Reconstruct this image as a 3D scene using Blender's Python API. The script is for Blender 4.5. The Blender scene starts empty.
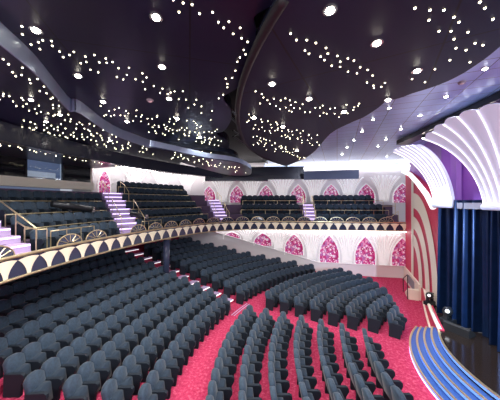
import bpy, math, random
from mathutils import Vector
random.seed(7)
col = bpy.context.scene.collection
PI = math.pi
R_ = math.radians
F, HY, EYE = 238.6, 201.6, 6.3          # focal length in pixels, horizon row, eye height
CX, CY = 12.0, 7.0                      # centre of the fan-shaped hall (middle of the stage)

# ------------------------------------------------------------------ helpers
def un(px, py, z):                      # point of the picture at height z -> place in the hall
    Y = F*(EYE-z)/(py-HY)
    return ((px-250)*Y/F, Y, z)
def proj(p):
    if p[1] < .3: return None
    return (250+F*p[0]/p[1], HY+F*(EYE-p[2])/p[1])
def pol(r, th, z=0.0):                  # polar place about the hall centre, th in degrees
    return (CX-r*math.cos(R_(th)), CY+r*math.sin(R_(th)), z)
def smooth(pts, n=4, closed=True):
    out = []; N = len(pts)
    rng = range(N) if closed else range(N-1)
    for i in rng:
        g = (lambda k: pts[k % N]) if closed else (lambda k: pts[max(0, min(N-1, k))])
        p0, p1, p2, p3 = [Vector(g(i+k)) for k in (-1, 0, 1, 2)]
        for j in range(n):
            t = j/n
            out.append(tuple(.5*((2*p1)+(p2-p0)*t+(2*p0-5*p1+4*p2-p3)*t*t+(3*p1-p0-3*p2+p3)*t**3)))
    if not closed: out.append(tuple(pts[-1]))
    return out
ORD = ['', 'first', 'second', 'third', 'fourth', 'fifth', 'sixth', 'seventh', 'eighth', 'ninth', 'tenth', 'eleventh',
       'twelfth', 'thirteenth', 'fourteenth', 'fifteenth', 'sixteenth', 'seventeenth', 'eighteenth', 'nineteenth',
       'twentieth', 'twenty-first', 'twenty-second', 'twenty-third', 'twenty-fourth', 'twenty-fifth', 'twenty-sixth',
       'twenty-seventh', 'twenty-eighth', 'twenty-ninth', 'thirtieth', 'thirty-first', 'thirty-second']

class MB:
    def __init__(s): s.v = []; s.f = []
    def add(s, vs, fs):
        b = len(s.v); s.v += [tuple(v) for v in vs]; s.f += [tuple(i+b for i in f) for f in fs]; return s
    def box(s, c, d, rz=0, tilt=0):
        cx, cy, cz = c; a, b, h = d[0]/2, d[1]/2, d[2]/2; co, si = math.cos(rz), math.sin(rz)
        ct, st = math.cos(tilt), math.sin(tilt); vs = []
        for x, y, z in [(-a,-b,-h),(a,-b,-h),(a,b,-h),(-a,b,-h),(-a,-b,h),(a,-b,h),(a,b,h),(-a,b,h)]:
            x, z = x*ct+z*st, -x*st+z*ct
            vs.append((cx+x*co-y*si, cy+x*si+y*co, cz+z))
        return s.add(vs, [(0,3,2,1),(4,5,6,7),(0,1,5,4),(1,2,6,5),(2,3,7,6),(3,0,4,7)])
    def prism(s, poly, z0, z1):
        n = len(poly); A = sum(poly[i][0]*poly[(i+1)%n][1]-poly[(i+1)%n][0]*poly[i][1] for i in range(n))
        if A < 0: poly = poly[::-1]
        vs = [(p[0], p[1], z0) for p in poly]+[(p[0], p[1], z1) for p in poly]
        return s.add(vs, [tuple(range(n-1,-1,-1)), tuple(range(n,2*n))]+[(i,(i+1)%n,n+(i+1)%n,n+i) for i in range(n)])
    def sector(s, r0, r1, t0, t1, z0, z1, step=2.0):
        n = max(2, int(abs(t1-t0)/step)+1); vs = []; fs = []
        for i in range(n):
            t = t0+(t1-t0)*i/(n-1)
            vs += [pol(r0,t,z0), pol(r1,t,z0), pol(r1,t,z1), pol(r0,t,z1)]
        for i in range(n-1):
            a, b = 4*i, 4*i+4
            for k in range(4): fs.append((a+k, a+(k+1)%4, b+(k+1)%4, b+k))
        fs += [(0,3,2,1), tuple(4*(n-1)+k for k in range(4))]
        return s.add(vs, fs)
    def tube(s, pts, r, n=6, closed=False):
        pts = [Vector(p) for p in pts]; N = len(pts); vs = []; fs = []
        for i, p in enumerate(pts):
            if closed: d = pts[(i+1)%N]-pts[i-1]
            else: d = pts[min(i+1,N-1)]-pts[max(i-1,0)]
            if d.length < 1e-9: d = Vector((0,0,1))
            d.normalize()
            u = d.cross(Vector((0,0,1)))
            if u.length < .05: u = d.cross(Vector((1,0,0)))
            u.normalize(); w = d.cross(u)
            rr = r[i] if isinstance(r, (list, tuple)) else r
            for k in range(n):
                a = 2*PI*k/n; vs.append(p+u*(rr*math.cos(a))+w*(rr*math.sin(a)))
        for i in range(N if closed else N-1):
            for k in range(n):
                a, b = i*n, ((i+1)%N)*n
                fs.append((a+k, a+(k+1)%n, b+(k+1)%n, b+k))
        if not closed: fs += [tuple(range(n-1,-1,-1)), tuple((N-1)*n+k for k in range(n))]
        return s.add(vs, fs)
    def cyl(s, c, r, h, n=16, r2=None):
        r2 = r if r2 is None else r2
        vs = [(c[0]+r*math.cos(2*PI*k/n), c[1]+r*math.sin(2*PI*k/n), c[2]) for k in range(n)]
        vs += [(c[0]+r2*math.cos(2*PI*k/n), c[1]+r2*math.sin(2*PI*k/n), c[2]+h) for k in range(n)]
        return s.add(vs, [tuple(range(n-1,-1,-1)), tuple(range(n,2*n))]+[(k,(k+1)%n,n+(k+1)%n,n+k) for k in range(n)])
    def dome(s, c, r, down=True, n=10, m=4, sq=1.0):
        vs = []; fs = []; sg = -1 if down else 1
        for j in range(m):
            a = PI/2*j/m
            for k in range(n): vs.append((c[0]+r*math.cos(a)*math.cos(2*PI*k/n), c[1]+r*math.cos(a)*math.sin(2*PI*k/n), c[2]+sg*sq*r*math.sin(a)))
        vs.append((c[0], c[1], c[2]+sg*sq*r))
        for j in range(m-1):
            for k in range(n): fs.append((j*n+k, j*n+(k+1)%n, (j+1)*n+(k+1)%n, (j+1)*n+k))
        for k in range(n): fs.append(((m-1)*n+k, (m-1)*n+(k+1)%n, m*n))
        return s.add(vs, fs)
    def grid(s, rows):
        n = len(rows[0]); vs = [p for r in rows for p in r]
        return s.add(vs, [(i*n+j, i*n+j+1, (i+1)*n+j+1, (i+1)*n+j) for i in range(len(rows)-1) for j in range(n-1)])
    def mesh(s, name, m, smooth_=False):
        me = bpy.data.meshes.new(name); me.from_pydata(s.v, [], s.f); me.materials.append(m)
        if smooth_: me.polygons.foreach_set('use_smooth', [True]*len(me.polygons))
        me.update(); return me
    def build(s, name, m, parent=None, sm=False, bevel=0, world=True):
        if parent is not None and world:
            b = base(parent); s.v = [(x-b[0], y-b[1], z-b[2]) for x, y, z in s.v]
        o = bpy.data.objects.new(name, s.mesh(name, m, sm)); col.objects.link(o); o.parent = parent
        if bevel:
            md = o.modifiers.new('bevel', 'BEVEL'); md.width = bevel; md.segments = 2; md.limit_method = 'ANGLE'
        return o
def base(o):
    x, y, z = o.location
    while o.parent is not None:
        o = o.parent; x += o.location[0]; y += o.location[1]; z += o.location[2]
    return (x, y, z)
def tag(o, label, cat, group=None, kind=None):
    o['label'] = label; o['category'] = cat
    if group: o['group'] = group
    if kind: o['kind'] = kind
    return o
def thing(name, label, cat, loc=(0,0,0), rz=0, group=None):
    o = bpy.data.objects.new(name, None); col.objects.link(o); o.empty_display_size = .1
    o.location = loc; o.rotation_euler = (0,0,rz); return tag(o, label, cat, group)
def struct(o): o['kind'] = 'structure'; return o

# ------------------------------------------------------------------ materials
def mat(name, c, rough=.6, metal=0.0, em=None, es=0.0, noise=0.0, nscale=20.0, bump=0.0, sheen=0.0, spec=.5):
    m = bpy.data.materials.new(name); m.use_nodes = True; nt = m.node_tree; b = nt.nodes['Principled BSDF']
    b.inputs['Base Color'].default_value = (*c, 1); b.inputs['Roughness'].default_value = rough
    b.inputs['Metallic'].default_value = metal; b.inputs['Sheen Weight'].default_value = sheen
    b.inputs['Specular IOR Level'].default_value = spec
    if em: b.inputs['Emission Color'].default_value = (*em, 1); b.inputs['Emission Strength'].default_value = es
    if noise or bump:
        tc = nt.nodes.new('ShaderNodeTexCoord'); nz = nt.nodes.new('ShaderNodeTexNoise')
        nz.inputs['Scale'].default_value = nscale; nz.inputs['Detail'].default_value = 5
        nt.links.new(tc.outputs['Object'], nz.inputs['Vector'])
        if noise:
            rp = nt.nodes.new('ShaderNodeValToRGB')
            rp.color_ramp.elements[0].position = .3; rp.color_ramp.elements[1].position = .7
            rp.color_ramp.elements[0].color = (*[max(0,x*(1-noise)) for x in c], 1)
            rp.color_ramp.elements[1].color = (*[min(1,x*(1+noise)) for x in c], 1)
            nt.links.new(nz.outputs['Fac'], rp.inputs['Fac']); nt.links.new(rp.outputs['Color'], b.inputs['Base Color'])
        if bump:
            bp = nt.nodes.new('ShaderNodeBump'); bp.inputs['Strength'].default_value = bump; bp.inputs['Distance'].default_value = .02
            nt.links.new(nz.outputs['Fac'], bp.inputs['Height']); nt.links.new(bp.outputs['Normal'], b.inputs['Normal'])
    return m
def tile_mat(name, c, line, w, h, rough, mortar=.02, metal=0, offset=0.0, rot=0.0):
    m = mat(name, c, rough, metal); nt = m.node_tree; b = nt.nodes['Principled BSDF']
    tc = nt.nodes.new('ShaderNodeTexCoord'); mp = nt.nodes.new('ShaderNodeMapping'); br = nt.nodes.new('ShaderNodeTexBrick')
    mp.inputs['Rotation'].default_value = (0,0,rot)
    nt.links.new(tc.outputs['Object'], mp.inputs['Vector']); nt.links.new(mp.outputs['Vector'], br.inputs['Vector'])
    br.offset = offset; br.inputs['Scale'].default_value = 1; br.inputs['Brick Width'].default_value = w; br.inputs['Row Height'].default_value = h
    br.inputs['Mortar Size'].default_value = mortar
    br.inputs['Color1'].default_value = (*c,1); br.inputs['Color2'].default_value = (*[x*.93 for x in c],1); br.inputs['Mortar'].default_value = (*line,1)
    nt.links.new(br.outputs['Color'], b.inputs['Base Color']); return m
def carpet_mat():
    m = mat('carpet', (.5,.05,.12), .95, spec=.1); nt = m.node_tree; b = nt.nodes['Principled BSDF']
    tc = nt.nodes.new('ShaderNodeTexCoord')
    n1 = nt.nodes.new('ShaderNodeTexNoise'); n1.inputs['Scale'].default_value = 9; n1.inputs['Detail'].default_value = 8; n1.inputs['Roughness'].default_value = .75
    rp = nt.nodes.new('ShaderNodeValToRGB'); e = rp.color_ramp.elements
    e[0].position = .32; e[0].color = (.30,.010,.055,1); e[1].position = .72; e[1].color = (.72,.20,.30,1)
    k = e.new(.52); k.color = (.48,.042,.115,1)
    nt.links.new(tc.outputs['Object'], n1.inputs['Vector']); nt.links.new(n1.outputs['Fac'], rp.inputs['Fac']); nt.links.new(rp.outputs['Color'], b.inputs['Base Color'])
    return m
def mosaic_mat(name, dark):
    m = mat(name, (.8,.3,.5), .25); nt = m.node_tree; b = nt.nodes['Principled BSDF']
    tc = nt.nodes.new('ShaderNodeTexCoord'); vo = nt.nodes.new('ShaderNodeTexVoronoi'); vo.inputs['Scale'].default_value = 5.2
    nt.links.new(tc.outputs['Object'], vo.inputs['Vector'])
    rp = nt.nodes.new('ShaderNodeValToRGB'); rp.color_ramp.interpolation = 'CONSTANT'; e = rp.color_ramp.elements
    e[0].color = (.55,.05,.22,1); e[1].position = .34; e[1].color = (.48,.14,.38,1)
    for p, c in ((.55,(.72,.26,.46,1)), (.75,(.80,.50,.66,1)), (.88,(.42,.02,.13,1))): e.new(p).color = c
    sp = nt.nodes.new('ShaderNodeSeparateColor'); nt.links.new(vo.outputs['Color'], sp.inputs['Color']); nt.links.new(sp.outputs['Red'], rp.inputs['Fac'])
    r2 = nt.nodes.new('ShaderNodeValToRGB'); r2.color_ramp.elements[0].position = .22; r2.color_ramp.elements[0].color = (1,1,1,1)
    r2.color_ramp.elements[1].position = .34; r2.color_ramp.elements[1].color = (0,0,0,1)
    nt.links.new(vo.outputs['Distance'], r2.inputs['Fac'])
    mx = nt.nodes.new('ShaderNodeMix'); mx.data_type = 'RGBA'; pass
    mx.inputs[7].default_value = (1,.86,.93,1)
    nt.links.new(r2.outputs['Color'], mx.inputs[0]); nt.links.new(rp.outputs['Color'], mx.inputs[6]); nt.links.new(mx.outputs[2], b.inputs['Base Color'])
    nt.links.new(mx.outputs[2], b.inputs['Emission Color']); b.inputs['Emission Strength'].default_value = .3  # mosaic glows in its own colours to look lighter
    return m
def glass_mat():
    m = bpy.data.materials.new('booth_glass'); m.use_nodes = True; nt = m.node_tree; nt.nodes.clear()
    o = nt.nodes.new('ShaderNodeOutputMaterial'); t = nt.nodes.new('ShaderNodeBsdfTransparent'); g = nt.nodes.new('ShaderNodeBsdfGlossy')
    t.inputs['Color'].default_value = (.8,.87,.95,1); g.inputs['Roughness'].default_value = .03
    x = nt.nodes.new('ShaderNodeMixShader'); x.inputs[0].default_value = .1
    nt.links.new(t.outputs[0], x.inputs[1]); nt.links.new(g.outputs[0], x.inputs[2]); nt.links.new(x.outputs[0], o.inputs['Surface']); return m

M = dict(
    carpet=carpet_mat(),
    fabric=mat('seat_fabric', (.022,.041,.070), .72, noise=.3, nscale=14, sheen=.15, spec=.3),
    side=mat('seat_side', (.008,.014,.024), .7, spec=.3),
    cushion=mat('seat_cushion', (.014,.026,.046), .85, sheen=.1, spec=.25),
    navy=mat('navy_gloss', (.035,.045,.09), .1),
    cream=mat('cream_paint', (.86,.80,.68), .45),
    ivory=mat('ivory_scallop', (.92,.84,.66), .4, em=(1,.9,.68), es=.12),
    brass=mat('brass', (.78,.64,.40), .28, .8),
    white=mat('white_wall', (.86,.82,.83), .6),
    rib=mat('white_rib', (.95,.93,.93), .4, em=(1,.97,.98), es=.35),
    mosaic=mosaic_mat('pink_mosaic', 0),
    black=mat('black_void', (.006,.006,.008), .7),
    dark=mat('dark_metal', (.03,.033,.04), .35, .5),
    panel=tile_mat('ceiling_panel', (.007,.015,.055), (.004,.004,.008), 2.7, 2.7, .5, .018, 0, 0, .5),
    panel2=tile_mat('ceiling_panel_purple', (.013,.016,.055), (.004,.004,.008), 2.6, 2.6, .32, .016, 0, 0, -.25),
    fascia=mat('ceiling_fascia', (.34,.43,.60), .3, .4),
    bulk=mat('bulkhead', (.035,.042,.068), .16, .2),
    tiles=tile_mat('ceiling_tiles', (.46,.64,.97), (.10,.13,.2), 1.0, .62, .3, .012, .25, .0, .35),
    star=mat('star_glow', (1,.95,.8), .5, em=(1,.9,.62), es=11),
    lamp=mat('lamp_glow', (1,1,1), .5, em=(1,.93,.78), es=45),
    chrome=mat('chrome_trim', (.7,.7,.72), .2, .9),
    cove=mat('cove_glow', (1,1,1), .5, em=(1,.96,.96), es=7),
    cove2=mat('cove_glow_rear', (1,1,1), .5, em=(1,.96,.96), es=16),
    led_w=mat('led_white', (1,1,1), .5, em=(1,.96,1), es=1.1),
    led_v=mat('led_violet', (.8,.7,1), .5, em=(.72,.55,1), es=2.2),
    led_b=mat('led_blue', (.2,.4,1), .5, em=(.06,.22,1), es=.8),
    step_b=mat('blue_step', (.04,.10,.32), .3, em=(.04,.14,.7), es=.12),  # blue strip light on the treads put into colour and glow
    tread=mat('lilac_tread', (.46,.35,.56), .6, em=(.6,.42,.9), es=.06),  # faint violet glow put into the treads
    stage=mat('stage_floor', (.020,.014,.012), .13),
    curtain=mat('navy_curtain', (.007,.024,.085), .34, .5, noise=.2, nscale=3),
    pink=mat('pink_wall', (.62,.035,.10), .55, noise=.08, nscale=4),
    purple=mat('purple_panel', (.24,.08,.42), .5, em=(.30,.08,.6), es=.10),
    shell=mat('shell_plaster_glow', (.66,.66,.86), .35, em=(.72,.76,1), es=.32),  # glow put into the shell body in place of front light
    grey=mat('grey_trim', (.30,.29,.34), .6),
    tier=mat('tier_carpet', (.13,.085,.15), .9),
    rimdark=mat('rim_dark', (.012,.012,.016), .6),
    booth=mat('booth_black', (.008,.008,.012), .08),
    boothin=mat('booth_interior', (.16,.20,.32), .7, em=(.3,.38,.6), es=.3),  # interior surfaces glow, standing in for the light of the booth lamps
    glass=glass_mat(),
)

# ------------------------------------------------------------------ the setting: floor and tiers of the stalls
ROWP, RG = .886, 7.83
RM, RP, RZ = 15.08, .954, .216          # first raked row, row pitch, rise
NR = 12
fl = MB()
fl.add([(-16,-14,0),(22,-14,0),(22,30,0),(-16,30,0)], [(0,1,2,3)])
for k in range(1, NR+1):
    fl.sector(RM+RP*k-.80, RM+RP*(k+1)-.80+(2 if k == NR else 0), -14, 66 if k < 3 else 52, .0, RZ*k, 2.0)
struct(fl.build('floor', M['carpet']))
# pale lit edges of the aisle steps
for k in range(1, NR):
    b = pol(RM+RP*k-.80, 28.9, RZ*k)
    t = thing('aisle_step', 'pale lit carpet step, %s up from the cross aisle in the stalls' % ORD[k], 'step', b, 0, 'lit steps of the stalls aisle')
    MB().sector(RM+RP*k-.81, RM+RP*k-.35, 27.4, 31.0, RZ*k, RZ*k+.012, 1).build('tread', M['tread'], t)
    MB().sector(RM+RP*k-.835, RM+RP*k-.805, 27.4, 31.0, RZ*k-.05, RZ*k-.005, 1).build('edge_light', M['led_w'], t)
for k in range(2):
    o = MB().sector(14.25+.16*k, 14.30+.16*k, 25.5, 32.5, .002, .012, 1).build('floor_light_strip', M['tread'])
    tag(o, 'thin white floor strip across the aisle, %s the cross aisle' % ('nearer' if k == 0 else 'farther from'), 'strip light', 'floor strips at the aisle')

# ------------------------------------------------------------------ seats
def arch_outline(w, z0, z1, rise, n=8):
    pts = [(-w/2, z0), (w/2, z0)]
    for i in range(n+1):
        a = i/n; y = w/2-w*a
        pts.append((y, z1-rise*(abs(2*a-1)**2.9)))
    return pts
def puffy(mb, out, x0, x1, inset, lean=0.0, zr=.4):       # padded slab: outline in (y,z), thickness along x
    cy = sum(p[0] for p in out)/len(out); cz = sum(p[1] for p in out)/len(out)
    def lay(x, s): return [(x-lean*((cz+(p[1]-cz)*s)-zr), cy+(p[0]-cy)*s, cz+(p[1]-cz)*s) for p in out]
    n = len(out); t = x1-x0
    L = [lay(x0, 1-inset), lay(x0+t*.2, 1), lay(x0+t*.75, 1), lay(x1, 1-inset)]
    vs = sum(L, []); fs = [tuple(range(n-1,-1,-1)), tuple(range(3*n, 4*n))]
    for j in range(3):
        for i in range(n): fs.append((j*n+i, j*n+(i+1)%n, (j+1)*n+(i+1)%n, (j+1)*n+i))
    mb.add(vs, fs)
def seat_back(n=8):
    m = MB(); puffy(m, arch_outline(.535, .28, .98, .12, n), .04, .21, .10, .20); return m
def seat_pad(n=4):
    m = MB(); puffy(m, arch_outline(.43, .10, .62, .02, n), .20, .40, .08, .12, .1); return m
def arm_panel(y):
    m = MB(); w = .045
    prof = [(.04,.0),(.50,.0),(.54,.36),(.62,.50),(.61,.60),(.54,.645),(.06,.63)]
    n = len(prof); vs = [(x, y-w, z) for x, z in prof]+[(x, y+w, z) for x, z in prof]
    m.add(vs, [tuple(range(n)), tuple(range(2*n-1, n-1, -1))]+[(i, n+i, n+(i+1)%n, (i+1)%n) for i in range(n)])
    return m
SW = .54
me_back = seat_back().mesh('backrest', M['fabric'], True)
me_pad = seat_pad().mesh('seat_cushion', M['cushion'], True)
me_arm0 = arm_panel(-SW/2).mesh('armrest', M['side'])
me_arm1 = arm_panel(SW/2).mesh('armrest', M['side'])

seats = []      # (pos, rotz, label, group, last_in_row)
def row(r, t0, t1, z, lab, group, from_hi=False, count=None):
    d = math.degrees(SW/r); n = int((t1-t0)/d+.15) if count is None else count
    for i in range(n):
        th = (t1-d*(i+.5)) if from_hi else (t0+d*(i+.5))
        p = pol(r, th, z)
        rz = math.atan2(CY-p[1], CX-p[0])
        # the armrest at local -Y belongs to every seat; the row's other end gets one more
        last = (i == n-1) if not from_hi else (i == 0)
        seats.append((p, rz, lab % ORD[min(i+1, 32)], group, 'hi' if last else ''))
# local +Y of a seat facing the centre points towards lower theta -> end seat at low theta carries the second armrest
def row2(r, t0, t1, z, lab, group, from_hi=False):
    d = math.degrees(SW/r); n = max(1, int((t1-t0)/d+.15))
    for i in range(n):
        th = (t1-d*(i+.5)) if from_hi else (t0+d*(i+.5))
        p = pol(r, th, z); rz = math.atan2(CY-p[1], CX-p[0])
        low = (i == n-1) if from_hi else (i == 0)
        seats.append((p, rz, lab % ORD[min(i+1, 32)], group, low))
# near front block: rows A..G, 0 nearest the stage
for k in range(7):
    row2(RG+ROWP*k, -12, 24.6 if k else 24.0, 0, 'dark blue-grey tip-up seat, %s from aisle in '+ORD[k+1]+' row of near front block', 'seats of the near front block', True)
# far front block: row 0 is the short one closest to the stage
ends = [(37.5,53.5),(36.8,62),(34.6,68),(33.4,71),(33,72.5),(32.8,73),(32.6,72.5),(32.4,71.5)]
for k, (a, b) in enumerate(ends):
    row2(RG+ROWP*(k-1), a, b, 0, 'dark blue-grey tip-up seat, %s from aisle in '+ORD[k+1]+' row of far front block', 'seats of the far front block')
# left raked block
for k in range(NR):
    row2(RM+RP*k, -2.0-.3*k, 27.2-.1*k, RZ*k, 'dark blue-grey tip-up seat, %s from lit aisle in '+ORD[k+1]+' row of left raked block', 'seats of the left raked block', True)
def wallY(X): return 19.7+.2*(12.5-X)
for k in range(NR):
    r = RM+RP*k; t = 31
    while True:
        p = pol(r, t+.5, 0)
        if p[1] > wallY(p[0])-.38: break
        t += .5
    row2(r, 31.4-.12*k, t, RZ*k, 'dark blue-grey tip-up seat, %s from lit aisle in '+ORD[k+1]+' row of far raked block', 'seats of the far raked block')
# balcony, curved rear rows
BR0, BP, BZ0, BZ = 20.45, .95, 4.25, .54
def aisle2(r): return 19+(r-20)*1.15      # slanted balcony stair
for k in range(6):
    r = BR0+BP*k; z = BZ0+BZ*k
    if k < 4: row2(r, 5.6+(r-20)*.3, aisle2(r)-1.6, z, 'dark blue-grey balcony seat, %s from left stair in '+ORD[k+1]+' row before the booth', 'balcony seats before the booth')
    row2(r, aisle2(r)+2.4, 41+(k*.4), z, 'dark blue-grey balcony seat, %s from middle stair in '+ORD[k+1]+' curved balcony row', 'seats of the curved balcony block')
    if k < 2: row2(r, -8, .3, z, 'dark blue-grey balcony seat left of the left stair, %s out, '+ORD[k+1]+' row', 'balcony seats at the left edge')
# balcony, straight rows along the far wall
LA = Vector((-1.5, 20.85, 0)); LB = Vector((13.2, 19.25, 0)); LD = (LB-LA).normalized(); LN = Vector((-LD.y, LD.x, 0))
FZ, FP = .86, 1.1
def far(s, off, z): p = LA+LD*s+LN*off; return (p.x, p.y, z)
for j in range(3):
    off = 1.15+FP*j; z = BZ0+FZ*j
    for blk, (s0, s1) in enumerate([(.7-.2*j, 6.15), (7.35, 13.5 if j < 2 else 12.9)]):
        n = int((s1-s0)/SW)
        for i in range(n):
            p = far(s0+SW*(i+.5), off, z); rz = math.atan2(-LN.y, -LN.x)
            seats.append((p, rz, 'dark blue-grey balcony seat by far wall, %s from left in %s row, %s block' % (ORD[i+1], ORD[j+1], ('left','right')[blk]),
                          'balcony seats along the far wall', i == n-1))
def score(p):
    q = proj((p[0], p[1], p[2]+.6))
    if q is None or not (-6 < q[0] < 506 and -6 < q[1] < 418): return -1
    # rows deep under the balcony are hidden by the parapet
    return 1/(p[0]**2+p[1]**2+(p[2]-EYE)**2)
def hidden(p):
    r = math.hypot(p[0]-CX, p[1]-CY); return p[2] < 3.5 and r > 24.4
ranked = sorted([s for s in seats if score(s[0]) > 0 and not hidden(s[0])], key=lambda s: -score(s[0]))
keep = ranked[:300]; rest = ranked[300:]
proto = None
def place_seat(p, rz, label, group, two):
    o = thing('theatre_seat', label, 'seat', p, rz, group)
    parts = [('backrest', me_back), ('seat_cushion', me_pad), ('armrest', me_arm0)]+([('armrest', me_arm1)] if two else [])
    for n, me in parts:
        c = bpy.data.objects.new(n, me); col.objects.link(c); c.parent = o
for s in keep: place_seat(*s)
# the seats beyond the 300 that show largest
bk, pd, am = seat_back(5), seat_pad(2), arm_panel(-SW/2)
big = [MB(), MB(), MB()]
for p, rz, l, g, two in rest:
    co, si = math.cos(rz), math.sin(rz)
    def tr(src, dst): dst.add([(p[0]+x*co-y*si, p[1]+x*si+y*co, p[2]+z) for x, y, z in src.v], src.f)
    tr(bk, big[0]); tr(pd, big[1]); tr(am, big[2])
    if two: tr(arm_panel(SW/2), big[2])
me = bpy.data.meshes.new('theatre_seat'); V = []; Fc = []; MI = []
for i, b in enumerate(big):
    off = len(V); V += b.v; Fc += [tuple(q+off for q in f) for f in b.f]; MI += [i]*len(b.f)
me.from_pydata(V, [], Fc)
for k in ('fabric', 'cushion', 'side'): me.materials.append(M[k])
me.polygons.foreach_set('material_index', MI); me.update()
o = bpy.data.objects.new('theatre_seat', me); col.objects.link(o)
tag(o, 'many small dark blue-grey seats in the distant stalls and balcony rows', 'seats', kind='stuff')

# ------------------------------------------------------------------ far side wall (lower) and its ornaments
WA = Vector((13.0, wallY(13.0), 0)); WB = Vector((-7.0, wallY(-7.0), 0))
wd = (WA-WB).normalized(); wn = Vector((wd.y, -wd.x, 0))       # along the wall to the right; wn points into the hall
def wallbox(A, B, z0, z1, th):
    d = (B-A).normalized(); n = Vector((-d.y, d.x, 0))
    return MB().prism([(A.x,A.y),(B.x,B.y),((B+n*th).x,(B+n*th).y),((A+n*th).x,(A+n*th).y)], z0, z1)
struct(wallbox(WB, WA, 0, 4.2, .25).build('wall_far_lower', M['white']))
def on_wall(px, off=0.0, back=0.0):      # the place on the far wall seen at picture column px
    k = (px-250)/F; X = k*(22.2+back)/(1+.2*k); p = Vector((X, wallY(X)+back, 0)); return p+wn*off
def wains(X): return .95 if X > 6 else .95+(6-X)*.262
# cream wainscot following the rake
w = MB(); xs = [12.9, 9, 6, 3, 0, -3, -6.5]
for a, b in zip(xs[:-1], xs[1:]):
    pa = Vector((a, wallY(a), 0)); pb = Vector((b, wallY(b), 0)); qa = pa+wn*.08; qb = pb+wn*.08
    w.add([(pa.x,pa.y,0),(pb.x,pb.y,0),(pb.x,pb.y,wains(b)),(pa.x,pa.y,wains(a)),(qa.x,qa.y,0),(qb.x,qb.y,0),(qb.x,qb.y,wains(b)),(qa.x,qa.y,wains(a))],
          [(0,1,2,3),(4,7,6,5),(3,2,6,7),(0,4,5,1),(0,3,7,4),(1,5,6,2)])
struct(w.build('trim_1', M['white']))
rl = MB(); rl.tube([tuple(Vector((x, wallY(x), 0))+wn*.1+Vector((0,0,wains(x)+.02))) for x in xs], .05, 6)
struct(rl.build('trim_2', M['white']))
def arch_panel(P, w, z0, z1, ds, zb=None):        # bullet-shaped arch in a wall plane: P foot on wall, ds wall direction
    pts = [(-w/2, z0), (w/2, z0)]
    hs = z1-(z1-z0)*.62
    hs = z1-(z1-z0)*.72
    for i in range(-9, 10):
        t = 1-abs(i)/9; x = w/2*(1-t**2.1); pts.append((x if i < 0 else -x, hs+(z1-hs)*t))
    if zb: pts = [(x, max(z, zb(x))) for x, z in pts]
    return pts
def slab_on_wall(pts, P, ds, nn, t0, t1):
    m = MB(); n = len(pts)
    f = [(P.x+ds.x*x+nn.x*t1, P.y+ds.y*x+nn.y*t1, z) for x, z in pts]; b = [(P.x+ds.x*x+nn.x*t0, P.y+ds.y*x+nn.y*t0, z) for x, z in pts]
    m.add(f+b, [tuple(range(n)), tuple(range(2*n-1, n-1, -1))]+[(i, n+i, n+(i+1)%n, (i+1)%n) for i in range(n)]); return m
low_px = [232, 263, 294, 329, 365, 402]
for i, px in enumerate(low_px[::-1]):
    P = on_wall(px); z0 = wains(P.x)+.05; w = 1.65
    lab = 'pink mosaic arch niche on lower side wall, '+('nearest the striped wall' if i == 0 else ORD[i+1]+' from the striped wall')
    t = thing('mosaic_arch', lab, 'mosaic panel', (P.x, P.y, z0), 0, 'mosaic arches of the lower side wall')
    zt = 3.35+.02*i
    z0 = min(z0, zt-.7)
    pts = arch_panel(P, w, z0, zt, wd)
    slab_on_wall(pts, P, wd, wn, 0, .04).build('mosaic', M['mosaic'], t)
    rim = [(P.x+wd.x*x+wn.x*.06, P.y+wd.y*x+wn.y*.06, z) for x, z in pts[1:]+pts[:1]]
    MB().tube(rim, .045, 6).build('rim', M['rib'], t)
def palm(P, ds, nn, z0, z1, wb, wt, n, label, group):
    t = thing('palm_relief', label, 'wall relief', (P.x, P.y, z0), 0, group)
    for q in range(n):
        a = 2*q/(n-1)-1; pts = []
        for j in range(9):
            v = j/8; x = a*(wb+(wt-wb)*v**2.2); zz = z0+(z1-z0)*v*(1-.06*a*a*v)
            off = .05+.22*v**2.5
            pts.append((P.x+ds.x*x+nn.x*off, P.y+ds.y*x+nn.y*off, zz))
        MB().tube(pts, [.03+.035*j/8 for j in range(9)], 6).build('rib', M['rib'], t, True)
mids = [216]+[(a+b)/2 for a, b in zip(low_px[:-1], low_px[1:])]
for i, px in enumerate(mids[::-1]):
    P = on_wall(px)
    z0 = wains(P.x)+.05
    if z0 < 3.3: palm(P, wd, wn, z0, 3.75, .33, 1.15, 8, 'white ribbed fan relief on lower side wall, %s from the striped wall' % ORD[i+1], 'fan reliefs of the lower side wall')

# upper wall behind the balcony
BACK = 4.3
struct(wallbox(WB+Vector((-2,BACK+.4,0)), WA+Vector((3.5,BACK-.7,0)), 4.2, 10.6, .25).build('wall_far_upper', M['white']))
up_px = [181, 209, 237, 266, 298, 331, 366, 402]
for i, px in enumerate(up_px[::-1]):
    P = on_wall(px, 0, BACK)
    lab = 'pink mosaic dome on upper wall behind balcony, '+('nearest the stage' if i == 0 else ORD[i+1]+' from the stage')
    t = thing('mosaic_arch', lab, 'mosaic panel', (P.x, P.y, 6.2), 0, 'mosaic arches of the upper wall')
    pts = arch_panel(P, 1.65, 6.2, 8.1, wd)
    slab_on_wall(pts, P, wd, wn, 0, .04).build('mosaic', M['mosaic'], t)
    rim = [(P.x+wd.x*x+wn.x*.06, P.y+wd.y*x+wn.y*.06, z) for x, z in pts[1:]+pts[:1]]
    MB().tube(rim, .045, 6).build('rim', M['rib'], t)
for i, (a, b) in enumerate(list(zip(up_px[:-1], up_px[1:]))[::-1]):
    palm(on_wall((a+b)/2, 0, BACK), wd, wn, 6.3, 8.9, .4, 1.35, 8, 'white ribbed fan relief on upper wall, %s from the stage' % ORD[i+1], 'fan reliefs of the upper wall')
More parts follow.
